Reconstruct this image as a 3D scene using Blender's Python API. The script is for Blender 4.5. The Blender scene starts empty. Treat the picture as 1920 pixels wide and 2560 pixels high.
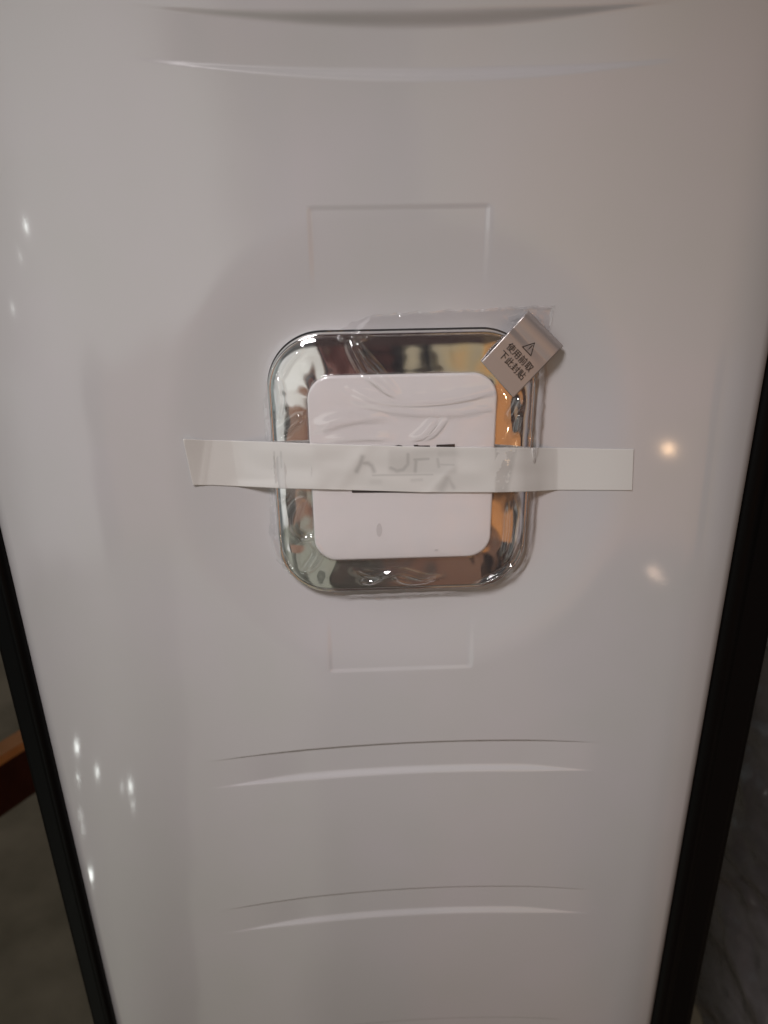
import bpy, bmesh, math, random
import numpy as np
from mathutils import Matrix, Vector, noise
random.seed(7)
rng = np.random.default_rng(7)
sc = bpy.context.scene
COL = sc.collection

# ------------------------------------------------------------------ camera
FPX = 1923.0                      # focal length in pixels of the 1920 x 2560 photograph
vx = np.array([60000., -1636., FPX]); vx /= np.linalg.norm(vx)      # panel's horizontal axis seen from the camera
vd = np.array([60., 4462., FPX]); vd /= np.linalg.norm(vd)          # straight down
vx -= vd * vx.dot(vd); vx /= np.linalg.norm(vx)
vz = -vd
vy = np.cross(vz, vx)
if vy[2] < 0: vy = -vy
AX = np.stack([vx, vy, vz])        # rows: world axes in camera (right, down, forward) coordinates
DIST = 0.36
def raydir(px, py):
    c = np.array([px - 960., py - 1280., FPX])
    return AX @ c
_d0 = raydir(1003, 1150)
CAM = -_d0 / _d0[1] * DIST         # camera position: that pixel looks at the origin on the plane y = 0
right = AX[:, 0]; down = AX[:, 1]; fwd = AX[:, 2]
cam_data = bpy.data.cameras.new('camera'); cam = bpy.data.objects.new('camera', cam_data); COL.objects.link(cam)
M = Matrix(((right[0], -down[0], -fwd[0], CAM[0]), (right[1], -down[1], -fwd[1], CAM[1]),
            (right[2], -down[2], -fwd[2], CAM[2]), (0, 0, 0, 1)))
cam.matrix_world = M
cam_data.sensor_fit = 'VERTICAL'; cam_data.sensor_height = 36; cam_data.sensor_width = 27
cam_data.lens = 36 * FPX / 2560
cam_data.clip_start = 0.01; cam_data.clip_end = 50
cam_data.dof.use_dof = True; cam_data.dof.focus_distance = 0.385; cam_data.dof.aperture_fstop = 8.5
sc.camera = cam
sc.render.resolution_x = 768; sc.render.resolution_y = 1024
sc.view_settings.view_transform = 'Standard'; sc.view_settings.look = 'None'
sc.view_settings.exposure = 0; sc.view_settings.gamma = 1

def at(px, py, y=0.0):
    """the point seen at a pixel of the photograph, on the vertical plane at depth y"""
    d = raydir(px, py); t = (y - CAM[1]) / d[1]
    return CAM + d * t
def at_z(px, py, z):
    d = raydir(px, py); t = (z - CAM[2]) / d[2]
    return CAM + d * t

# ------------------------------------------------------------------ world: the dim room all around, as light from each direction
w = bpy.data.worlds.new('World'); sc.world = w; w.use_nodes = True
nt = w.node_tree; nt.nodes.clear()
def N(t, **k):
    n = nt.nodes.new(t)
    for a, b in k.items(): setattr(n, a, b)
    return n
L = lambda a, b: nt.links.new(a, b)
tc = N('ShaderNodeTexCoord'); sep = N('ShaderNodeSeparateXYZ'); L(tc.outputs['Generated'], sep.inputs[0])
def mth(op, a, b=None, c=None):
    n = N('ShaderNodeMath', operation=op)
    for i, v in enumerate((a, b, c)):
        if v is None: continue
        if isinstance(v, (int, float)): n.inputs[i].default_value = v
        else: L(v, n.inputs[i])
    return n.outputs[0]
def ramp(fac, stops, interp='LINEAR'):
    n = N('ShaderNodeValToRGB'); n.color_ramp.interpolation = interp
    e = n.color_ramp.elements
    while len(e) > 1: e.remove(e[-1])
    e[0].position = stops[0][0]; e[0].color = (*stops[0][1], 1)
    for p, c in stops[1:]:
        k = e.new(p); k.color = (*c, 1)
    L(fac, n.inputs[0]); return n.outputs[0]
X, Y, Z = sep.outputs
nz = N('ShaderNodeTexNoise'); nz.inputs['Scale'].default_value = 2.2; nz.inputs['Detail'].default_value = 3
L(tc.outputs['Generated'], nz.inputs['Vector'])
nz2 = N('ShaderNodeTexNoise'); nz2.inputs['Scale'].default_value = 9; nz2.inputs['Detail'].default_value = 3
L(tc.outputs['Generated'], nz2.inputs['Vector'])
wob = mth('ADD', mth('MULTIPLY', mth('SUBTRACT', nz.outputs['Fac'], 0.5), 0.05), mth('MULTIPLY', mth('SUBTRACT', nz2.outputs['Fac'], 0.5), 0.035))
u = mth('ADD', mth('MULTIPLY_ADD', X, 0.5, 0.5), wob)          # 0 left of the panel .. 1 right of it
upper = ramp(u, [(0.0, (.12, .14, .14)), (0.12, (.18, .20, .19)), (0.24, (1.15, 1.15, 1.1)), (0.415, (1.0, .98, .90)), (0.44, (.22, .14, .11)), (0.447, (.05, .045, .05)), (0.458, (.05, .045, .05)),
                 (0.465, (.26, .13, .11)), (0.480, (.10, .04, .036)), (0.512, (.055, .024, .022)), (0.518, (.014, .012, .014)), (0.538, (.02, .018, .02)),
                 (0.545, (.44, .38, .27)), (0.575, (.50, .38, .21)), (0.62, (.62, .34, .13)), (0.75, (.44, .21, .09)), (0.86, (.20, .12, .08)), (1.0, (.05, .04, .035))])
walls = ramp(u, [(0.0, (.12, .14, .14)), (0.10, (.16, .18, .18)), (0.17, (.95, .97, .94)), (0.27, (.95, .95, .89)), (0.28, (.07, .07, .06)), (0.300, (.10, .08, .07)), (0.31, (.42, .27, .20)), (0.40, (.34, .19, .13)), (0.46, (.20, .10, .075)),
                 (0.475, (.17, .12, .11)), (0.53, (.15, .11, .10)), (0.56, (.30, .15, .09)), (0.62, (.66, .28, .10)), (0.745, (.60, .27, .11)), (0.75, (.03, .02, .02)), (0.775, (.03, .02, .02)),
                 (0.78, (.45, .30, .19)), (0.82, (.40, .34, .32)), (0.87, (.26, .23, .25)), (0.92, (.08, .07, .07)), (1.0, (.05, .045, .045))])
floor_c = ramp(u, [(0.0, (.12, .13, .12)), (0.15, (.12, .13, .11)), (0.26, (.46, .47, .39)), (0.345, (.11, .11, .09)), (0.37, (.12, .12, .10)), (0.38, (.40, .40, .33)), (0.465, (.38, .38, .30)), (0.48, (.055, .05, .04)), (0.525, (.085, .07, .06)),
                   (0.54, (.19, .10, .07)), (0.60, (.22, .12, .08)), (0.625, (.03, .022, .02)), (0.74, (.03, .022, .02)), (0.78, (.19, .13, .10)), (1, (.12, .09, .08))])
ceil_c = ramp(u, [(0.0, (.10, .11, .11)), (0.38, (.10, .095, .09)), (0.42, (.055, .035, .032)), (0.56, (.05, .03, .028)), (0.62, (.12, .08, .05)), (1, (.07, .05, .04))])
def mix(f, a, b):
    n = N('ShaderNodeMix', data_type='RGBA'); L(f, n.inputs[0]); L(a, n.inputs[6]); L(b, n.inputs[7]); return n.outputs[2]
zz = mth('ADD', Z, mth('MULTIPLY', wob, 1.5))
def step(v, a, b):
    n = N('ShaderNodeMapRange', interpolation_type='SMOOTHSTEP'); L(v, n.inputs[0]); n.inputs[1].default_value = a; n.inputs[2].default_value = b
    return n.outputs[0]
m0 = mix(step(zz, -0.45, -0.40), floor_c, walls)
m1 = mix(step(zz, -0.22, -0.17), m0, upper)
m2 = mix(step(zz, 0.13, 0.32), m1, ceil_c)
bg = N('ShaderNodeBackground'); L(m2, bg.inputs[0]); bg.inputs[1].default_value = 0.72
wo = N('ShaderNodeOutputWorld'); L(bg.outputs[0], wo.inputs[0])

# ------------------------------------------------------------------ lamps of the room
def area(name, loc, target, size, power, color, sy=None):
    d = bpy.data.lights.new(name, 'AREA'); d.shape = 'RECTANGLE'; d.size = size; d.size_y = sy or size
    d.energy = power; d.color = color
    o = bpy.data.objects.new(name, d); COL.objects.link(o); o.location = loc
    o.rotation_euler = (Vector(target) - Vector(loc)).to_track_quat('-Z', 'Y').to_euler()
    return o
area('ceiling_light', (-0.34, -0.70, 0.70), (0.03, 0, -0.15), 0.20, .53, (1.0, .95, .975)).data.spread = math.radians(45)
area('window_light', (-1.7, -0.8, 0.1), (-0.1, 0, -0.1), 0.8, .5, (.84, 1.0, .94), 1.2)

# ------------------------------------------------------------------ materials
def mat(name, base, rough=0.5, metal=0.0, **k):
    m = bpy.data.materials.new(name); m.use_nodes = True
    b = m.node_tree.nodes['Principled BSDF']
    b.inputs['Base Color'].default_value = (*base, 1); b.inputs['Roughness'].default_value = rough
    b.inputs['Metallic'].default_value = metal
    for a, v in k.items(): b.inputs[a.replace('_', ' ')].default_value = v
    return m
def add_bump(m, scale, strength, dist=0.001, detail=2, vary=None):
    t = m.node_tree; b = t.nodes['Principled BSDF']
    co = t.nodes.new('ShaderNodeTexCoord'); n = t.nodes.new('ShaderNodeTexNoise'); n.inputs['Scale'].default_value = scale
    n.inputs['Detail'].default_value = detail; t.links.new(co.outputs['Object'], n.inputs['Vector'])
    bp = t.nodes.new('ShaderNodeBump'); bp.inputs['Strength'].default_value = strength; bp.inputs['Distance'].default_value = dist
    t.links.new(n.outputs['Fac'], bp.inputs['Height']); t.links.new(bp.outputs[0], b.inputs['Normal'])
    if vary:
        c0, c1, sc2 = vary
        n2 = t.nodes.new('ShaderNodeTexNoise'); n2.inputs['Scale'].default_value = sc2; n2.inputs['Detail'].default_value = 5
        t.links.new(co.outputs['Object'], n2.inputs['Vector'])
        r = t.nodes.new('ShaderNodeValToRGB'); r.color_ramp.elements[0].position = .35; r.color_ramp.elements[1].position = .68
        r.color_ramp.elements[0].color = (*c0, 1); r.color_ramp.elements[1].color = (*c1, 1)
        t.links.new(n2.outputs['Fac'], r.inputs[0]); t.links.new(r.outputs[0], b.inputs['Base Color'])
    return m
M_white = add_bump(mat('white_gloss_plastic', (.58, .578, .565), .32, Coat_Weight=1.0, Coat_Roughness=.07, Coat_IOR=1.65), 9, .6, .0012, 1,
                   ((.572, .568, .562), (.592, .576, .586), 16))
M_trim = mat('black_plastic', (.0025, .0022, .0022), .4, Specular_IOR_Level=.1)
M_body = mat('black_housing', (.008, .008, .008), .7)
M_chrome = add_bump(mat('chrome', (.86, .85, .84), .035, 1.0), 45, .5, .0008, 1)
M_plate = mat('white_badge_plastic', (.86, .83, .82), .3, Coat_Weight=.6, Coat_Roughness=.12)
M_dark = mat('dark_mirror_print', (.03, .022, .022), .15, 0.3)
M_ink = mat('black_ink', (.012, .008, .007), .5)
M_sticker = add_bump(mat('silver_label_foil', (.60, .55, .53), .40, .7), 350, .05, .0002, 2)

def film_material():
    m = bpy.data.materials.new('clear_film'); m.use_nodes = True; t = m.node_tree; t.nodes.clear()
    tr = t.nodes.new('ShaderNodeBsdfTransparent'); tr.inputs[0].default_value = (.985, .98, .985, 1)
    gl = t.nodes.new('ShaderNodeBsdfGlossy'); gl.inputs['Roughness'].default_value = .06; gl.inputs[0].default_value = (1, 1, 1, 1)
    df = t.nodes.new('ShaderNodeBsdfDiffuse'); df.inputs[0].default_value = (.8, .8, .8, 1)
    fr = t.nodes.new('ShaderNodeFresnel'); ge = t.nodes.new('ShaderNodeNewGeometry')
    io = t.nodes.new('ShaderNodeMapRange'); io.inputs[3].default_value = 1.55; io.inputs[4].default_value = 1 / 1.55   # thin sheet: the same from both sides
    t.links.new(ge.outputs['Backfacing'], io.inputs[0]); t.links.new(io.outputs[0], fr.inputs[0])
    mul = t.nodes.new('ShaderNodeMath'); mul.operation = 'MULTIPLY'; mul.inputs[1].default_value = 2.6; mul.use_clamp = True
    mx = t.nodes.new('ShaderNodeMixShader'); mx2 = t.nodes.new('ShaderNodeMixShader'); mx2.inputs[0].default_value = .025
    o = t.nodes.new('ShaderNodeOutputMaterial')
    t.links.new(fr.outputs[0], mul.inputs[0]); t.links.new(mul.outputs[0], mx.inputs[0])
    t.links.new(mx2.outputs[0], mx.inputs[1]); t.links.new(gl.outputs[0], mx.inputs[2])
    t.links.new(tr.outputs[0], mx2.inputs[1]); t.links.new(df.outputs[0], mx2.inputs[2])
    t.links.new(mx.outputs[0], o.inputs[0])
    return m
M_film = film_material()

def tape_material():
    """masking tape: opaque paper that turns see-through where its glue wets the surface below ('wet' attribute)"""
    m = mat('paper_tape', (.75, .735, .70), .42, Coat_Weight=.15, Coat_Roughness=.3); t = m.node_tree; b = t.nodes['Principled BSDF']
    at_ = t.nodes.new('ShaderNodeAttribute'); at_.attribute_name = 'wet'
    co = t.nodes.new('ShaderNodeTexCoord'); n = t.nodes.new('ShaderNodeTexNoise'); n.inputs['Scale'].default_value = 160; n.inputs['Detail'].default_value = 4
    t.links.new(co.outputs['Object'], n.inputs['Vector'])
    r = t.nodes.new('ShaderNodeMapRange'); r.inputs[1].default_value = .44; r.inputs[2].default_value = .50
    t.links.new(n.outputs['Fac'], r.inputs[0])
    mu = t.nodes.new('ShaderNodeMath'); mu.operation = 'MULTIPLY'; t.links.new(at_.outputs['Fac'], mu.inputs[0]); t.links.new(r.outputs[0], mu.inputs[1])
    sub = t.nodes.new('ShaderNodeMath'); sub.operation = 'SUBTRACT'; sub.inputs[0].default_value = .92; t.links.new(mu.outputs[0], sub.inputs[1])
    at2 = t.nodes.new('ShaderNodeAttribute'); at2.attribute_name = 'press'
    sub2 = t.nodes.new('ShaderNodeMath'); sub2.operation = 'SUBTRACT'; t.links.new(sub.outputs[0], sub2.inputs[0]); t.links.new(at2.outputs['Fac'], sub2.inputs[1]); sub = sub2
    t.links.new(sub.outputs[0], b.inputs['Alpha'])
    n2 = t.nodes.new('ShaderNodeTexNoise'); n2.inputs['Scale'].default_value = 900; t.links.new(co.outputs['Object'], n2.inputs['Vector'])
    bp = t.nodes.new('ShaderNodeBump'); bp.inputs['Strength'].default_value = .08; bp.inputs['Distance'].default_value = .0002
    t.links.new(n2.outputs['Fac'], bp.inputs['Height']); t.links.new(bp.outputs[0], b.inputs['Normal'])
    return m
M_tape = tape_material()

# ------------------------------------------------------------------ mesh helpers
def link(name, me, m, parent=None, smooth=True):
    o = bpy.data.objects.new(name, me); COL.objects.link(o)
    if m: me.materials.append(m)
    if smooth: me.shade_smooth()
    if parent: o.parent = parent
    return o
def tag(o, label=None, cat=None, group=None, kind=None):
    for k, v in (('label', label), ('category', cat), ('group', group), ('kind', kind)):
        if v: o[k] = v
    return o
def empty(name, loc=(0, 0, 0)):
    o = bpy.data.objects.new(name, None); COL.objects.link(o); o.location = loc; o.empty_display_size = .05
    return o
def grid_mesh(name, P, closed_u=False):
    """P: (nu, nv, 3) array of points"""
    nu, nv, _ = P.shape
    me = bpy.data.meshes.new(name)
    i = np.arange(nu if closed_u else nu - 1)[:, None]; j = np.arange(nv - 1)[None, :]
    i2 = (i + 1) % nu
    F = np.stack([i * nv + j, i2 * nv + j, i2 * nv + j + 1, i * nv + j + 1], -1).reshape(-1, 4)
    me.vertices.add(nu * nv); me.vertices.foreach_set('co', P.reshape(-1).astype(np.float32))
    me.loops.add(F.size); me.loops.foreach_set('vertex_index', F.reshape(-1).astype(np.int32))
    me.polygons.add(len(F)); me.polygons.foreach_set('loop_start', (np.arange(len(F)) * 4).astype(np.int32))
    me.update(calc_edges=True); me.validate()
    return me
def box(name, p0, p1, m, parent=None, bevel=0.0, rot=None):
    bm = bmesh.new(); bmesh.ops.create_cube(bm, size=1)
    c = (Vector(p0) + Vector(p1)) / 2; s = Vector(p1) - Vector(p0)
    for v in bm.verts: v.co = Vector((v.co.x * s.x, v.co.y * s.y, v.co.z * s.z)) + c
    if bevel: bmesh.ops.bevel(bm, geom=bm.edges[:], offset=bevel, segments=3, affect='EDGES')
    me = bpy.data.meshes.new(name); bm.to_mesh(me); bm.free()
    return link(name, me, m, parent, smooth=bool(bevel))
def S(t):
    t = np.clip(t, 0, 1); return t * t * (3 - 2 * t)

# ------------------------------------------------------------------ front panel as a moulded surface
ED = 0.010
edL = np.array([at(*p, ED) for p in ((3, 1360), (24, 1448), (62, 1595), (87, 1704), (134, 1900), (169, 2048), (193, 2156), (240, 2364), (288, 2560))])
edR = np.array([at(*p, ED) for p in ((1916, 900), (1872, 1135), (1822, 1417), (1771, 1700), (1747, 1836), (1710, 2042), (1684, 2202), (1653, 2396), (1625, 2560))])
cL = np.polyfit(edL[:, 2], edL[:, 0], 1); cR = np.polyfit(edR[:, 2], edR[:, 0], 1)
XL = lambda z: np.polyval(cL, z)
XR = lambda z: np.polyval(cR, z)
print('edge fit', cL, cR, at(1000,0), at(1000,2560), CAM)
ZTOP, ZBOT = 0.42, -1.40

def curve(pts):
    q = np.array([at(*p) for p in pts]); return np.polyfit(q[:, 0], q[:, 2], 2), q[0, 0], q[-1, 0]
grooves = []
# (top edge points, bottom edge points, wall widths top/bottom, depth)
for tp, bp_, wt, wb, dep, fl, fr in (
    (((250, 3), (640, 36), (1000, 48), (1300, 34), (1760, -8)), ((260, 138), (700, 176), (1000, 186), (1300, 180), (1760, 141)), .0070, .0050, .0032, .12, .09),
    (((500, 1908), (850, 1870), (1150, 1855), (1340, 1853), (1505, 1857)), ((515, 1974), (850, 1937), (1150, 1924), (1340, 1923), (1505, 1927)), .0024, .0046, .0022, .065, .05),
    (((535, 2281), (850, 2237), (1150, 2220), (1330, 2219), (1490, 2225)), ((555, 2336), (850, 2295), (1150, 2279), (1330, 2278), (1490, 2284)), .0026, .0046, .0020, .065, .055),
    (((620, 2600), (900, 2562), (1150, 2547), (1330, 2546), (1430, 2550)), ((640, 2650), (900, 2614), (1150, 2600), (1330, 2599), (1430, 2603)), .0020, .0040, .0019, .07, .06)):
    ct, xa, xb = curve(tp); cb, _, _ = curve(bp_)
    grooves.append((ct, cb, xa, xb, wt, wb, dep, fl, fr))
band_l = at(772, 516)[0]; band_r = at(1222, 514)[0]; band_t = at(1000, 517)[2]; band_b = at(1010, 1672)[2]
dish_c = at(1003, 1110); dl = at(395, 1050)[0]; dr = at(1615, 1050)[0]; dt = at(1000, 505)[2]; db = at(1000, 1690)[2]
dcx, dcz = (dl + dr) / 2, (dt + db) / 2; dhx, dhz = (dr - dl) / 2, (dt - db) / 2

def H(x, z):
    """how far the panel surface stands towards the viewer"""
    x = np.asarray(x, float); z = np.asarray(z, float)
    sl = np.clip(x - XL(z), 0, 1); sr = np.clip(XR(z) - x, 0, 1)
    h = -0.0105 * np.clip(1 - sl / .095, 0, 1) ** 2.3 - 0.0065 * np.clip(1 - sr / .034, 0, 1) ** 2.4
    h -= .0018 * np.clip(1 - sl / .006, 0, 1) ** 2 + .0018 * np.clip(1 - sr / .006, 0, 1) ** 2
    # shallow dish round the badge
    q = (np.abs((x - dcx) / dhx) ** 2.3 + np.abs((z - dcz) / dhz) ** 2.3) ** (1 / 2.3)
    dish = .0036 * S((1.0 - q) / .36)
    e = .0030
    bw = S((x - band_l) / e + .5) * S((band_r - x) / e + .5) * S((band_t - z) / e + .5) * S((z - band_b) / e + .5)
    h -= dish + .00048 * bw * (1 - S(dish / .0034))
    for ct, cb, xa, xb, wt, wb, dep, fl, fr in grooves:
        env = S((x - xa) / fl) * S((xb - x) / fr)
        zt = np.polyval(ct, x); zb = np.polyval(cb, x)
        k = np.clip(env, .2, 1)                 # the walls get narrower as the groove runs out
        h -= dep * env * S((zt - z) / (wt * k) + .5) * S((z - zb) / (wb * k) + .5)
    return h

zs = [ZTOP]
fine = [(at(1000, -40)[2], at(1000, 230)[2], .0008), (band_t + .003, band_t - .003, .0003), (band_b + .003, band_b - .003, .0003)]
for a, b in ((1840, 1990), (2205, 2350), (2530, 2660)): fine.append((at(1000, a)[2], at(1000, b)[2], .0005))
z = ZTOP
while z > ZBOT:
    st = .003
    for a, b, s_ in fine:
        if b - .001 < z < a + .001: st = s_
    z -= st; zs.append(z)
zs = np.array(zs)
# columns: fraction across the panel, finer at the band's edges and at the borders
fr_ = list(np.linspace(0, 1, 190))
wid = XR(0) - XL(0)
for b in (band_l, band_r): fr_ += [((b + k * .0003) - XL(0)) / wid for k in range(-5, 6)]
fr_ += [k * .0006 / wid for k in range(1, 12)] + [1 - k * .0006 / wid for k in range(1, 12)]
fr_ = np.array(sorted(set(np.round(fr_, 6))))
ZZ = np.repeat(zs[:, None], len(fr_), 1)
XX = XL(ZZ) + fr_[None, :] * (XR(ZZ) - XL(ZZ))
HH = H(XX, ZZ)
P = np.stack([XX, -HH, ZZ], -1)
# turn the long borders back into the housing so the shell has thickness
Lb = P[:, :1].copy(); Lb[..., 1] += .012; Rb = P[:, -1:].copy(); Rb[..., 1] += .012
P = np.concatenate([Lb, P, Rb], 1)
app = empty('water_dispenser', (0, .1, -1.4)); bpy.context.view_layer.update()
def child(o, root):
    o.parent = root; o.matrix_parent_inverse = Matrix.Translation(-Vector(root.location)); return o
tag(app, 'tall glossy white plastic appliance with black side edges and a square chrome badge', 'appliance')
app.name = 'floor_appliance'
panel = child(link('front_panel', grid_mesh('front_panel', P), M_white), app)
child(box('housing', (XL(0) + .012, .0225, ZBOT), (XR(0) - .012, .30, ZTOP - .002), M_body), app)

# black side trims: profile swept along the height
def trim(side):
    inn = XL if side < 0 else XR
    out_px = ((33, 1782), (54, 1860), (105, 2081), (170, 2331), (231, 2560)) if side < 0 else ((1908, 1700), (1887, 1805), (1844, 2019), (1809, 2205), (1770, 2396), (1731, 2560))
    q = np.array([at(*p, .012) for p in out_px]); c = np.polyfit(q[:, 2], q[:, 0], 1)
    prof = [(0.004, .035), (-.0012, .013), (-.0004, .0112), (.10, .0088), (.22, .0080), (.32, .0086), (.36, .0102), (.42, .0108), (.8, .0110), (.92, .0122), (1.0, .016), (1.0, .05), (.95, .30)]
    rows = []
    for zz_ in np.linspace(ZTOP, ZBOT, 24):
        xi = inn(zz_); xo = np.polyval(c, zz_); row = []
        for k, (a, y) in enumerate(prof):
            xx = (xi - side * abs(a) if k == 0 else xi + side * abs(a) * .2) if k < 3 else xi + (xo - xi) * a
            row.append((xx, y, zz_))
        rows.append(row)
    o = child(link('side_trim', grid_mesh('side_trim', np.array(rows)), M_trim), app)
    print('trim', side, c, inn(0), XL(-.4), XR(-.4))
    return o
trim(-1); trim(1)

# ------------------------------------------------------------------ badge
def rr(hx, hz, r, n=20, e=2.0):
    """rounded rectangle outline, counter-clockwise, same point count whatever the size"""
    pts = []
    for cx, cz, a0 in ((hx - r, hz - r, 0), (-hx + r, hz - r, 90), (-hx + r, -hz + r, 180), (hx - r, -hz + r, 270)):
        for k in range(n + 1):
            a = math.radians(a0 + 90 * k / n); pts.append((cx + r * math.cos(a), cz + r * math.sin(a)))
        # straight side points
        nx = {0: (-hx + r, hz), 90: (-hx, -hz + r), 180: (hx - r, -hz), 270: (hx, hz - r)}[a0]
        x0, z0 = pts[-1]
        for k in range(1, 16): pts.append((x0 + (nx[0] - x0) * k / 16, z0 + (nx[1] - z0) * k / 16))
    return np.array(pts)
BASE = float(H(0.0, 0.0))            # floor of the dish (negative)
hb_o = -(BASE + .004)
oL = at(672, 1010, hb_o)[0]; oR = at(1334, 1010, hb_o)[0]; oT = at(1000, 828, hb_o)[2]; oB = at(1000, 1471, hb_o)[2]
OC = ((oL + oR) / 2, (oT + oB) / 2); OHX, OHZ = (oR - oL) / 2, (oT - oB) / 2
hp_y = -(BASE + .0098)
iL = at(771, 1050, hp_y)[0]; iR = at(1239, 1050, hp_y)[0]; iT = at(1000, 936, hp_y)[2]; iB = at(1000, 1394, hp_y)[2]
IC = ((iL + iR) / 2, (iT + iB) / 2); IHX, IHZ = (iR - iL) / 2, (iT - iB) / 2
print('badge', OC, OHX, OHZ, 'plate', IC, IHX, IHZ)
badge = child(empty('badge_'), app); badge.name = 'badge'; badge.location = (0, 0, 0)
# outline factor t: 0 = outer border of the chrome, 1 = border of the plate
RO, RI = .0265, .0118
def ring(t, h, extra=0.0):
    cx = OC[0] + (IC[0] - OC[0]) * t; cz = OC[1] + (IC[1] - OC[1]) * t
    q = rr(OHX + (IHX - OHX) * t + extra, OHZ + (IHZ - OHZ) * t + extra, RO + (RI - RO) * t + extra)
    return np.stack([q[:, 0] + cx, np.full(len(q), -(BASE + h)), q[:, 1] + cz], -1)
prof = [(0.0, -.0005), (0.0, .0048), (.012, .0058), (.035, .0063), (.065, .0064), (.080, .0062), (.095, .0064), (.13, .0069), (.20, .0074), (.30, .0079), (.42, .0083),
        (.56, .00865), (.70, .0089), (.86, .00915), (1.0, .0093), (1.12, .0093)]
rows = np.array([ring(t, h) for t, h in prof])
# the thin chrome is not quite flat
for r_ in range(7, len(prof)):
    for k in range(rows.shape[1]):
        v = rows[r_, k]; side_w = .25 + .75 * float(S((abs(v[0] - OC[0]) - .030) / .012))
        rows[r_, k, 1] -= (.00062 * noise.noise(Vector((v[0] * 75, 3.1, v[2] * 55))) + .00026 * noise.noise(Vector((v[0] * 170, 8.1, v[2] * 130)))) * side_w * min(1, (r_ - 6) / 4)
me = grid_mesh('chrome_frame', rows.transpose(1, 0, 2), closed_u=True)
frame = link('chrome_frame', me, M_chrome, badge)
md = frame.modifiers.new('sub', 'SUBSURF'); md.levels = 1; md.render_levels = 2
me = grid_mesh('gap_ring', np.array([ring(0, .0001, .0005), ring(0, .0003, .0002), ring(0, .0007, -.002)]).transpose(1, 0, 2), closed_u=True)
link('gap_shadow_ring', me, M_body, badge)  # black ring painting in the gap's shadow line round the badge
# white plate
pr = [(1.0, .0090), (1.0, .0101), (1.006, .0106), (1.02, .0109), (1.06, .01105)]
rows = [ring(t, h) for t, h in pr]
q = rows[-1]; cen = q.mean(0)
for f in (.75, .5, .25, .01): 
    rr_ = cen + (q - cen) * f; rr_[:, 1] = q[0, 1] - .0003 * (1 - f) ; rows.append(rr_)
plate = link('name_plate', grid_mesh('name_plate', np.array(rows).transpose(1, 0, 2), closed_u=True), M_plate, badge)
PH = BASE + .0113                    # height of the plate's face
def flat_shape(name, polys, y0, th, m, parent):
    bm = bmesh.new()
    for poly in polys:
        a = [bm.verts.new((p[0], y0 - th, p[1])) for p in poly]; b = [bm.verts.new((p[0], y0 + .0004, p[1])) for p in poly]
        bm.faces.new(a); n = len(a)
        for k in range(n): bm.faces.new((a[k], b[k], b[(k + 1) % n], a[(k + 1) % n]))
    bmesh.ops.recalc_face_normals(bm, faces=bm.faces[:])
    me = bpy.data.meshes.new(name); bm.to_mesh(me); bm.free()
    return link(name, me, m, parent, smooth=False)
def w2(px, py, h=None):
    v = at(px, py, -(PH if h is None else h)); return (v[0], v[2])
def stroke(pts, wpx):
    """closed quads along a pixel polyline"""
    out = []
    for (x0, y0), (x1, y1) in zip(pts, pts[1:]):
        dx, dy = x1 - x0, y1 - y0; l = math.hypot(dx, dy); nx, ny = -dy / l * wpx / 2, dx / l * wpx / 2
        ex, ey = dx / l * wpx * .18, dy / l * wpx * .18
        out.append([w2(x0 - ex + nx, y0 - ey + ny), w2(x1 + ex + nx, y1 + ey + ny), w2(x1 + ex - nx, y1 + ey - ny), w2(x0 - ex - nx, y0 - ey - ny)])
    return out
def arc(cx, cy, rx, ry, a0, a1, n=14):
    return [(cx + rx * math.cos(math.radians(a0 + (a1 - a0) * k / n)), cy + ry * math.sin(math.radians(a0 + (a1 - a0) * k / n))) for k in range(n + 1)]
flat_shape('letter', stroke([(888, 1178), (898, 1140), (904, 1124)], 11) + stroke([(898, 1156), (918, 1158), (932, 1178)], 9), -PH, .0002, M_dark, badge)
flat_shape('letter', stroke(arc(997, 1145, 21, 28, -110, 130), 9), -PH, .0002, M_dark, badge)
flat_shape('letter', stroke([(1040, 1178), (1040, 1114)], 11) + stroke([(1036, 1118), (1073, 1118)], 9) + stroke([(1040, 1150), (1071, 1148)], 7), -PH, .0002, M_dark, badge)
flat_shape('letter', [[w2(1091, 1112), w2(1137, 1110), w2(1137, 1124), w2(1091, 1124)]] + stroke([(1097, 1118), (1097, 1178)], 11) + stroke([(1095, 1163), (1132, 1160)], 7), -PH, .0002, M_dark, badge)
flat_shape('underline', [[w2(879, 1222), w2(1100, 1222), w2(1100, 1230.5), w2(880, 1231.5)]], -PH, .0002, M_dark, badge)
# scuffs on the plate
def blot(px, py, rx, ry, n=18): return [w2(px + rx * math.cos(2 * math.pi * k / n) * (1 + .1 * math.sin(3 * k)), py + ry * math.sin(2 * math.pi * k / n)) for k in range(n)]

M_scuff = mat('grey_scuff', (.68, .65, .64), .6)
flat_shape('scuff', [blot(948, 1325, 7, 17)], -PH, .00006, M_scuff, badge)
flat_shape('scuff', [blot(1091, 1375, 5, 3)], -PH, .00006, M_scuff, badge)
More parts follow.
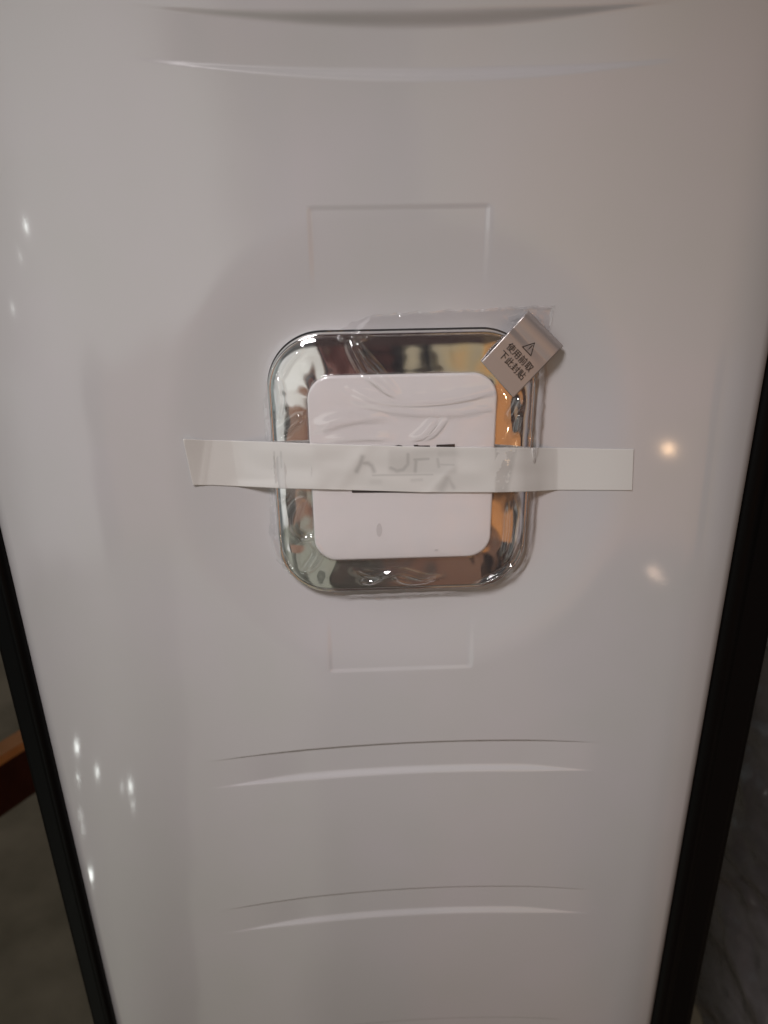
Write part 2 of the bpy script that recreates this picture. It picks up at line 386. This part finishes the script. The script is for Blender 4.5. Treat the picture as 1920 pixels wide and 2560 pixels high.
# ------------------------------------------------------------------ badge height, used by film and tape
def sd_rr(x, z, c, hx, hz, r):
    qx = np.abs(x - c[0]) - hx + r; qz = np.abs(z - c[1]) - hz + r
    return np.hypot(np.maximum(qx, 0), np.maximum(qz, 0)) + np.minimum(np.maximum(qx, qz), 0) - r
tt = np.array([p[0] for p in prof[1:]]); hh = np.array([p[1] for p in prof[1:]])
def HB(x, z):
    """height of whatever is on top: chrome, plate or panel"""
    do = -sd_rr(x, z, OC, OHX, OHZ, RO); di = -sd_rr(x, z, IC, IHX, IHZ, RI)
    t = do / np.maximum(do - di, 1e-6)
    t = np.where(di > 0, 1.2, t)
    hbad = BASE + np.where(di > -.0002, .0113, np.interp(t, tt, hh))
    return np.where(do > 0, hbad, H(x, z))

# ------------------------------------------------------------------ clear protective film over the badge
outline = [(1387, 766), (1375, 860), (1369, 960), (1362, 1050), (1350, 1140), (1345, 1240), (1338, 1330), (1318, 1400), (1304, 1440), (1262, 1458), (1180, 1474), (1100, 1492), (1040, 1500), (950, 1507),
           (880, 1496), (830, 1478), (780, 1462), (730, 1435), (692, 1395), (672, 1340), (676, 1260), (668, 1180), (664, 1080), (660, 1000), (668, 950), (690, 900), (718, 868), (765, 836), (850, 822), (880, 806), (940, 788), (1050, 782), (1200, 775), (1300, 768)]
ol = np.array([at(px, py, -(BASE + .004)) for px, py in outline])[:, [0, 2]]
fc = np.array([OC[0], OC[1]])
NA, NR = 560, 170
ang = np.arctan2(ol[:, 1] - fc[1], ol[:, 0] - fc[0]); rad = np.hypot(ol[:, 1] - fc[1], ol[:, 0] - fc[0])
# resample the outline along its length
seg = np.linalg.norm(np.roll(ol, -1, 0) - ol, axis=1); cum = np.concatenate([[0], np.cumsum(seg)])
ss = np.linspace(0, cum[-1], NA, endpoint=False)
olc = np.concatenate([ol, ol[:1]])
bx = np.interp(ss, cum, olc[:, 0]); bz = np.interp(ss, cum, olc[:, 1])
jag = np.array([noise.noise(Vector((a * 300, 1, b * 300))) for a, b in zip(bx, bz)]) * .0008
f = np.linspace(0.004, 1, NR) ** .85
bx2 = fc[0] + (bx - fc[0]) * (1 + jag / .06); bz2 = fc[1] + (bz - fc[1]) * (1 + jag / .06)
FX = fc[0] + (bx2 - fc[0])[:, None] * f[None, :]; FZ = fc[1] + (bz2 - fc[1])[:, None] * f[None, :]
dout = sd_rr(FX, FZ, OC, OHX, OHZ, RO)
hf = HB(FX, FZ) + .0005
# outside the chrome the film slopes down to the panel
hside = BASE + .0060 - .0056 * S(dout / .008)
base_p = H(FX, FZ)
hf = np.where(dout > -.0004, np.maximum(hside, base_p + .0004), hf)
wr = [  # wrinkles: (pixel polyline, width px, height mm)
    ([(945, 790), (900, 830), (880, 850)], 7, .9), ([(872, 838), (885, 880), (915, 930), (960, 965), (995, 992)], 9, .9), ([(890, 845), (905, 885), (950, 930), (1000, 985)], 6, .6),
    ([(868, 965), (920, 990), (1000, 1000), (1100, 995), (1180, 980), (1250, 965)], 12, .7), ([(860, 980), (940, 1010), (1040, 1020), (1130, 1022), (1235, 1008)], 16, .6),
    ([(780, 1070), (840, 1045), (900, 1034), (985, 1032)], 16, .6), ([(800, 1110), (860, 1092), (920, 1088), (980, 1095)], 14, .45),
    ([(1020, 1110), (1060, 1075), (1095, 1030)], 12, .7), ([(1040, 1112), (1085, 1075), (1120, 1022)], 9, .5), ([(1120, 1022), (1180, 1014), (1236, 1016)], 8, .4),
    ([(1270, 1050), (1290, 1020), (1305, 985)], 10, .8), ([(1285, 1110), (1296, 1060), (1300, 1030)], 8, .7), ([(1345, 1180), (1335, 1080), (1340, 1000), (1350, 940)], 9, 1.0),
    ([(1375, 870), (1352, 920), (1335, 960)], 12, .9), ([(1290, 1240), (1298, 1310), (1290, 1350), (1262, 1420)], 9, .9), ([(1272, 1250), (1268, 1330), (1256, 1400)], 7, .7),
    ([(690, 930), (705, 1000), (690, 1060)], 8, .9), ([(700, 1095), (730, 1060), (760, 1040)], 9, 1.0), ([(760, 1235), (730, 1290), (735, 1330), (770, 1345)], 10, .9),
    ([(695, 1260), (715, 1240), (722, 1225)], 6, .8), ([(745, 1350), (790, 1338)], 7, .7), ([(760, 1440), (800, 1380), (775, 1345)], 9, .7),
    ([(880, 1425), (940, 1440), (1000, 1425), (1060, 1450), (1110, 1440)], 10, .9), ([(980, 1440), (1020, 1460), (1090, 1450)], 7, .8), ([(900, 1452), (930, 1458), (970, 1430)], 8, .8),
    ([(1180, 1470), (1250, 1440), (1300, 1400)], 7, 1.1), ([(1260, 1455), (1290, 1415), (1315, 1360)], 6, .9), ([(672, 1340), (690, 1390), (730, 1432)], 7, 1.0),
    ([(700, 950), (720, 905), (760, 865)], 7, .7), ([(950, 800), (1100, 800), (1250, 796), (1370, 790)], 10, .5), ([(850, 850), (860, 845), (930, 845)], 6, .5)]
hw = np.zeros_like(hf)
for pl, wpx, hm in wr:
    q = np.array([at(px, py, -(BASE + .009)) for px, py in pl])[:, [0, 2]]
    # densify with a smooth curve
    tq = np.linspace(0, len(q) - 1, len(q) * 6); q = np.stack([np.interp(tq, np.arange(len(q)), q[:, 0]), np.interp(tq, np.arange(len(q)), q[:, 1])], -1)
    k = np.ones(7) / 7
    if len(q) > 12:
        qs = np.stack([np.convolve(np.pad(q[:, c], 3, mode='edge'), k, 'valid') for c in (0, 1)], -1); q = qs
    wd = wpx * .00019; best = np.full(hf.shape, 9.); par = np.zeros_like(hf)
    for s_ in range(len(q) - 1):
        a, b = q[s_], q[s_ + 1]; ab = b - a; L2 = ab @ ab + 1e-12
        t = np.clip(((FX - a[0]) * ab[0] + (FZ - a[1]) * ab[1]) / L2, 0, 1)
        d = np.hypot(FX - a[0] - t * ab[0], FZ - a[1] - t * ab[1]); m_ = d < best
        best = np.where(m_, d, best); par = np.where(m_, (s_ + t) / (len(q) - 1), par)
    amp = S(par / .25) * S((1 - par) / .25) * .8 + .2
    hw = np.maximum(hw, hm * .001 * amp * np.exp(-(best / wd) ** 2))
nzv = np.array([[noise.noise(Vector((a * 90, 7, b * 90))) for a, b in zip(r1[::4], r2[::4])] for r1, r2 in zip(FX, FZ)])
nzf = np.stack([np.interp(np.arange(NR), np.arange(0, NR, 4), r) for r in nzv])
zt_, zb_ = at(1000, 1085, -(BASE + .011))[2], at(1000, 1250, -(BASE + .011))[2]
hw *= 1 - S((zt_ - FZ) / .004) * S((FZ - zb_) / .004) * (dout < .001)      # pressed flat under the tape
crumple = .0005 * S((dout + .001) / .004) * np.array([[abs(noise.noise(Vector((a * 260, 3, b * 260)))) for a, b in zip(r1, r2)] for r1, r2 in zip(FX[:, ::1], FZ[:, ::1])])
hf += .0005 * np.exp(-((1 - f[None, :]) / .012) ** 2) + hw * 2.4 + .00018 * nzf + .0006 * np.abs(nzf) * S(dout / .004) + crumple
tapezone = None
FP = np.stack([FX, -hf, FZ], -1)
film = tag(link('protective_film', grid_mesh('protective_film', FP, closed_u=True), M_film), 'clear wrinkled plastic film wrapped over the square chrome badge', 'plastic film')
def HF(x, z): 
    d = sd_rr(x, z, OC, OHX, OHZ, RO)
    return np.where(d > -.0004, np.maximum(BASE + .0060 - .0056 * S(d / .008), H(x, z) + .0004), HB(x, z) + .0005)

# ------------------------------------------------------------------ paper tape across the badge
topE = np.array([(457, 1097), (517, 1100), (600, 1102), (690, 1105), (780, 1109), (900, 1113), (1060, 1117), (1240, 1119), (1340, 1119), (1400, 1120), (1585, 1123)], float)
botE = np.array([(482, 1213), (530, 1213), (600, 1216), (700, 1221), (780, 1223), (900, 1226), (1060, 1231), (1240, 1231), (1330, 1229), (1395, 1225), (1581, 1226)], float)
U = np.concatenate([np.linspace(0, 1, 520)]); V = np.linspace(0, 1, 60)
def edge(E, u):
    d = np.concatenate([[0], np.cumsum(np.linalg.norm(np.diff(E, axis=0), axis=1))]); d /= d[-1]
    return np.stack([np.interp(u, d, E[:, 0]), np.interp(u, d, E[:, 1])], -1)
te = edge(topE, U); be = edge(botE, U)
PX = te[:, None, :] * (1 - V[None, :, None]) + be[:, None, :] * V[None, :, None]
px = PX[..., 0]; py = PX[..., 1]
def ray_h(px, py, h):
    """point at each pixel, at height h above y = 0"""
    c = np.stack([px - 960., py - 1280., np.full_like(px, FPX)], -1); d = c @ AX.T
    t = (-h - CAM[1]) / d[..., 1]
    return CAM + d * t[..., None]
h = np.full(px.shape, BASE + .008)
for it in range(4):
    Q = ray_h(px, py, h)
    hp = H(Q[..., 0], Q[..., 2]) + .0003
    top_h = BASE + .0120
    mid = np.interp(px[:, 0], [0, 545, 600, 690, 712, 740, 780, 1235, 1270, 1300, 1330, 1362, 1395, 1600],
                    [0, 0, .0012, .0075, .0094, .0108, .0122, .0122, .0108, .0094, .0062, .0025, 0, 0])
    k = np.ones(13) / 13; mid = np.convolve(np.pad(mid, 6, mode='edge'), k, 'valid')
    h = np.maximum(hp, BASE + mid[:, None] + np.zeros_like(px))
# gentle puckers
puck = np.array([[noise.noise(Vector((a * .012, b * .02, 0))) for b in np.linspace(1095, 1235, 60)] for a in px[:, 0]])
live = S((px - 560) / 60) * S((1400 - px) / 60)
h += .0004 * puck * live + .0003 * np.exp(-((px - 880 + (py - 1170) * .7) / 22) ** 2) + .0002 * np.exp(-((px - 1110 + (py - 1190) * .9) / 14) ** 2) * S((py - 1150) / 30)
# curled left end: a crease, then the tip lifts
cr = 522 - (py - 1100) * .14
tip = np.clip((cr - px) / 60, 0, 1)
h += .0035 * tip ** 1.0 * (1 - .25 * (py - 1100) / 115) - .0 + .0003 * np.exp(-((px - cr) / 7) ** 2)
h += .0008 * S((py - 1195) / 25) * S((px - 560) / 80) * S((720 - px) / 40)
Q = ray_h(px, py, h)
me = grid_mesh('paper_tape', Q)
wet = np.zeros(px.shape)
def blobm(x0, x1, y0, y1, s=6): return S((px - x0) / s + .5) * S((x1 - px) / s + .5) * S((py - y0) / s + .5) * S((y1 - py) / s + .5)
wet = np.maximum(wet, .30 * blobm(1238, 1292, 1100, 1240) * S((1300 - px - (py - 1120) * .22) / 14))
def smear(pts, w_, a_):
    best = np.full(px.shape, 1e9)
    for (x0, y0), (x1, y1) in zip(pts, pts[1:]):
        dx, dy = x1 - x0, y1 - y0; t = np.clip(((px - x0) * dx + (py - y0) * dy) / (dx * dx + dy * dy), 0, 1)
        best = np.minimum(best, np.hypot(px - x0 - t * dx, py - y0 - t * dy))
    return .78 * a_ * np.exp(-(best / w_) ** 2 * .8)
press = np.zeros(px.shape)
# the glue takes hold along the raised letters, which grey the paper
for pts, w_, a_ in (([(906, 1143), (901, 1160), (892, 1177)], 6, .52), ([(902, 1157), (920, 1158), (930, 1165), (935, 1178)], 5, .46), ([(1020, 1136), (1020, 1160), (1008, 1174), (992, 1177), (978, 1170)], 6, .50),
                    ([(1038, 1177), (1040, 1150)], 6, .52), ([(1036, 1149), (1071, 1147)], 4.5, .50), ([(1094, 1148), (1097, 1166)], 6, .44), ([(1096, 1161), (1134, 1162)], 3.5, .40), ([(1100, 1136), (1132, 1134)], 12, .34),
                    ([(932, 1188), (1082, 1186)], 2.2, .34), ([(1104, 1224), (1118, 1198)], 9, .40), ([(1120, 1195), (1134, 1218)], 5, .33), ([(1030, 1201), (1054, 1199)], 4, .2), ([(930, 1205), (950, 1204)], 6, .12)):
    press = np.maximum(press, smear(pts, w_, a_))
press = np.maximum(press, .16 * blobm(972, 1142, 1124, 1184, 16))
for x_ in (686, 703):
    press = np.maximum(press, .22 * np.exp(-((px - x_ - (py - 1145) * .03) / 2.2) ** 2) * blobm(0, 900, 1128, 1170, 8))
a_ = me.attributes.new('wet', 'FLOAT', 'POINT'); a_.data.foreach_set('value', wet.reshape(-1).astype(np.float32))
a_ = me.attributes.new('press', 'FLOAT', 'POINT'); a_.data.foreach_set('value', press.reshape(-1).astype(np.float32))
tape = link('adhesive_tape', me, M_tape)
tag(tape, 'strip of off white paper tape stuck across the chrome badge with a curled left end', 'tape')
sd = tape.modifiers.new('thick', 'SOLIDIFY'); sd.thickness = .00012; sd.offset = -1

# ------------------------------------------------------------------ silver warning label
T = (1321, 777); R_ = (1408, 864.5); B_ = (1284, 994.5); L_ = (1204, 904.5)
SH = BASE + .0075
def lab(u, v, hh=None):
    """u 0..1 along the writing, v 0..1 down the label"""
    u = np.asarray(u, float); v = np.asarray(v, float)
    x = T[0] * (1 - u) * (1 - v) + R_[0] * u * (1 - v) + L_[0] * (1 - u) * v + B_[0] * u * v
    y = T[1] * (1 - u) * (1 - v) + R_[1] * u * (1 - v) + L_[1] * (1 - u) * v + B_[1] * u * v
    # height: flat on the film over the chrome, floats past the corner, rolls near its upper end
    hgt = BASE + .0066 + .0040 * S((v - .05) / .75) + .0012 * np.sin(np.clip((v - .02) / .30, 0, 1) * math.pi) - .0022 * np.clip(1 - v / .10, 0, 1) ** 2 + .0009 * np.exp(-((v - .42) / .07) ** 2) * (1 - u)
    hgt = hgt + .0006 * u * (1 - v)
    return ray_h(x, y, hgt + (0 if hh is None else hh))
uu, vv = np.meshgrid(np.linspace(0, 1, 40), np.linspace(0, 1, 90), indexing='ij')
me = grid_mesh('warning_label', lab(uu, vv))
label = link('warning_label', me, M_sticker)
tag(label, 'small tilted silver label with black warning triangle on the badge corner', 'label')
sd = label.modifiers.new('thick', 'SOLIDIFY'); sd.thickness = .0001; sd.offset = -1
def text_on_label(body, u0, u1, vc, hfrac, name):
    cu = bpy.data.curves.new(name, 'FONT'); cu.body = body; cu.size = 1; cu.align_x = 'LEFT'; cu.resolution_u = 3; cu.offset = 0
    o = bpy.data.objects.new(name, cu); COL.objects.link(o)
    dg = bpy.context.evaluated_depsgraph_get(); me = bpy.data.meshes.new_from_object(o.evaluated_get(dg))
    bpy.data.objects.remove(o)
    bm = bmesh.new(); bm.from_mesh(me)
    bmesh.ops.triangulate(bm, faces=bm.faces[:]); bmesh.ops.subdivide_edges(bm, edges=[e for e in bm.edges if e.calc_length() > .3], cuts=2)
    for dx in (.014, -.014):
        g = bmesh.ops.duplicate(bm, geom=[f_ for f_ in bm.faces[:] if not f_.tag])
        for f_ in g['geom']:
            if isinstance(f_, bmesh.types.BMFace): f_.tag = True
            if isinstance(f_, bmesh.types.BMVert): f_.co.x += dx; f_.co.z = dx
    co = np.array([v.co[:2] for v in bm.verts]); lo = co.min(0); hi = co.max(0)
    for v in bm.verts:
        a = (v.co.x - lo[0]) / (hi[0] - lo[0]); b = (v.co.y - (lo[1] + hi[1]) / 2) / (hi[1] - lo[1])
        p = lab(u0 + (u1 - u0) * a, vc - b * hfrac, .0004 + v.co.z * .002); v.co = Vector(p.tolist())
    bm.to_mesh(me); bm.free(); me.materials.clear()
    r = link(name, me, M_ink, label, smooth=False); return r
text_on_label('使用前取', .17, .87, .545, .125, 'lettering')
text_on_label('下此封贴', .17, .87, .70, .125, 'lettering')
def tri_mark():
    bm = bmesh.new(); W = 123.; Hh = 173.
    def q(pts):
        vs = [bm.verts.new(lab(a / W, b / Hh, .00022).tolist()) for a, b in pts]; bm.faces.new(vs)
    a, b, c = (66., 43.), (49., 74.), (83., 74.); w_ = 1.4
    cx, cy = 66, 63.5
    def ins(p, k): return (cx + (p[0] - cx) * k, cy + (p[1] - cy) * k)
    for p, r in ((a, b), (b, c), (c, a)):
        n = 6
        for k in range(n):
            l = lambda s, e, t: (s[0] + (e[0] - s[0]) * t, s[1] + (e[1] - s[1]) * t)
            q([l(ins(p, 1), ins(r, 1), k / n), l(ins(p, 1), ins(r, 1), (k + 1) / n), l(ins(p, .80), ins(r, .80), (k + 1) / n), l(ins(p, .80), ins(r, .80), k / n)])
    q([(64.9, 52), (67.1, 52), (66.7, 66), (65.3, 66)]); q([(65, 67.5), (67, 67.5), (67, 69.3), (65, 69.3)])
    me = bpy.data.meshes.new('warning_triangle'); bm.to_mesh(me); bm.free(); link('warning_triangle', me, M_ink, label, smooth=False)
tri_mark()

# ------------------------------------------------------------------ small room lamps, found by the glints on the panel
def normal(x, z, e=.0008):
    hx = (H(x + e, z) - H(x - e, z)) / (2 * e); hz = (H(x, z + e) - H(x, z - e)) / (2 * e)
    n = np.array([-hx, -1., -hz]); n = np.array([-float(hx), -1.0, -float(hz)]); return n / np.linalg.norm(n)
def glint(px_, py_, dist, radius, power, color, name='spot_lamp'):
    p = at(px_, py_)
    for _ in range(4): p = at(px_, py_, -float(H(p[0], p[2])))
    n = normal(p[0], p[2]); v = p - CAM; v /= np.linalg.norm(v)
    r = v - 2 * v.dot(n) * n
    d = bpy.data.lights.new(name, 'POINT'); d.shadow_soft_size = radius; d.energy = power; d.color = color
    o = bpy.data.objects.new(name, d); COL.objects.link(o); o.location = (p + r * dist).tolist()
    print('lamp', px_, py_, o.location[:])
warm = (1, .72, .45); cool = (.95, 1, .96)
glint(1671, 1122, 1.6, .0115, .17, (1, .64, .36))
glint(1634, 1430, 1.8, .005, .06, (1, .7, .5))
glint(1650, 1446, 1.8, .004, .02, (1, .7, .5))
for a, b, r, pw in ((192, 1868, .010, .30), (243, 1930, .008, .18), (195, 1946, .006, .08), (326, 1966, .008, .22), (305, 1968, .004, .04), (332, 2011, .005, .06),
                    (170, 1993, .004, .06), (201, 2038, .004, .05), (208, 2074, .004, .05), (227, 2188, .008, .30), (65, 566, .007, .20), (50, 640, .004, .04), (32, 772, .006, .06)):
    glint(a, b, 1.2, r, pw * .26, cool)

# ------------------------------------------------------------------ background beside the appliance
M_floor = add_bump(mat('grey_floor', (.085, .08, .065), .6), 30, .3, .002, 4, ((.34, .33, .25), (.54, .52, .41), 7))
fl = box('floor', (-4, -.35, -1.6), (4, 5, -1.4), M_floor); tag(fl, 'dull grey brown floor', None, kind='structure')
fl.name = 'floor'
M_wood = add_bump(mat('orange_wood', (.7, .3, .1), .5), 60, .3, .001, 3, ((.8, .34, .11), (.95, .46, .18), 25))
ZB = -.52
a = Vector(at_z(-260, 2058, ZB)); b = Vector(at_z(54, 1860, ZB)); dirv = (b - a).normalized(); b = b + dirv * .10
perp = Vector((-dirv.y, dirv.x, 0))
def rail_piece(name, y0, y1, z0, z1, m, parent):
    bm = bmesh.new(); vs = []
    for e_ in (a, b):
        for s_, zz_ in ((y0, z0), (y1, z0), (y1, z1), (y0, z1)): vs.append(bm.verts.new(e_ + perp * s_ + Vector((0, 0, zz_))))
    for fidx in ((0, 1, 2, 3), (7, 6, 5, 4), (0, 4, 5, 1), (1, 5, 6, 2), (2, 6, 7, 3), (3, 7, 4, 0)): bm.faces.new([vs[i] for i in fidx])
    bmesh.ops.recalc_face_normals(bm, faces=bm.faces[:]); bmesh.ops.bevel(bm, geom=bm.edges[:], offset=.0012, segments=2, affect='EDGES')
    me = bpy.data.meshes.new(name); bm.to_mesh(me); bm.free(); return link(name, me, m, parent, smooth=False)
M_redwood_shade = add_bump(mat('shaded_red_wood', (.06, .012, .006), .5), 60, .3, .001, 3, ((.05, .010, .004), (.08, .018, .008), 25))  # dark stain plus the shade on the rail's front, put into the colour
rail = empty('wooden_rail'); tag(rail, 'wooden rail with pale orange top and dark red face with painted-in shade beyond the black left edge', 'wooden rail')
rail_piece('top_board', 0, .028, -.012, 0, M_wood, rail); rail_piece('shaded_face', .003, .026, -.085, -.0125, M_redwood_shade, rail)

# plastic wrapped goods to the right
M_wrap = add_bump(mat('crumpled_wrap', (.2, .17, .16), .14, Coat_Weight=1.0, Coat_Roughness=.06), 9, 1.0, .05, 3, ((.10, .088, .085), (.22, .195, .19), 5))
px0 = at(1731, 2560, .25)[0] - .02
bm = bmesh.new(); bmesh.ops.create_cube(bm, size=1); bmesh.ops.subdivide_edges(bm, edges=bm.edges[:], cuts=60, use_grid_fill=True)
for v in bm.verts:
    p = Vector((v.co.x * .5, v.co.y * .35, v.co.z * .62))
    n1 = noise.ridged_multi_fractal(p * 7, 1.0, 2.1, 4, 1.0, 2.0) if True else 0
    nrm = Vector((v.co.x, v.co.y, v.co.z)).normalized()
    v.co = p + nrm * (n1 - 1) * .020
me = bpy.data.meshes.new('wrapped_package'); bm.to_mesh(me); bm.free()
pk = link('wrapped_package', me, M_wrap); pk.location = (px0 + .30, .42, -.62); pk.rotation_euler = (0, 0, .25)
tag(pk, 'dark goods in crumpled clear plastic wrap beyond the black right edge', 'package')
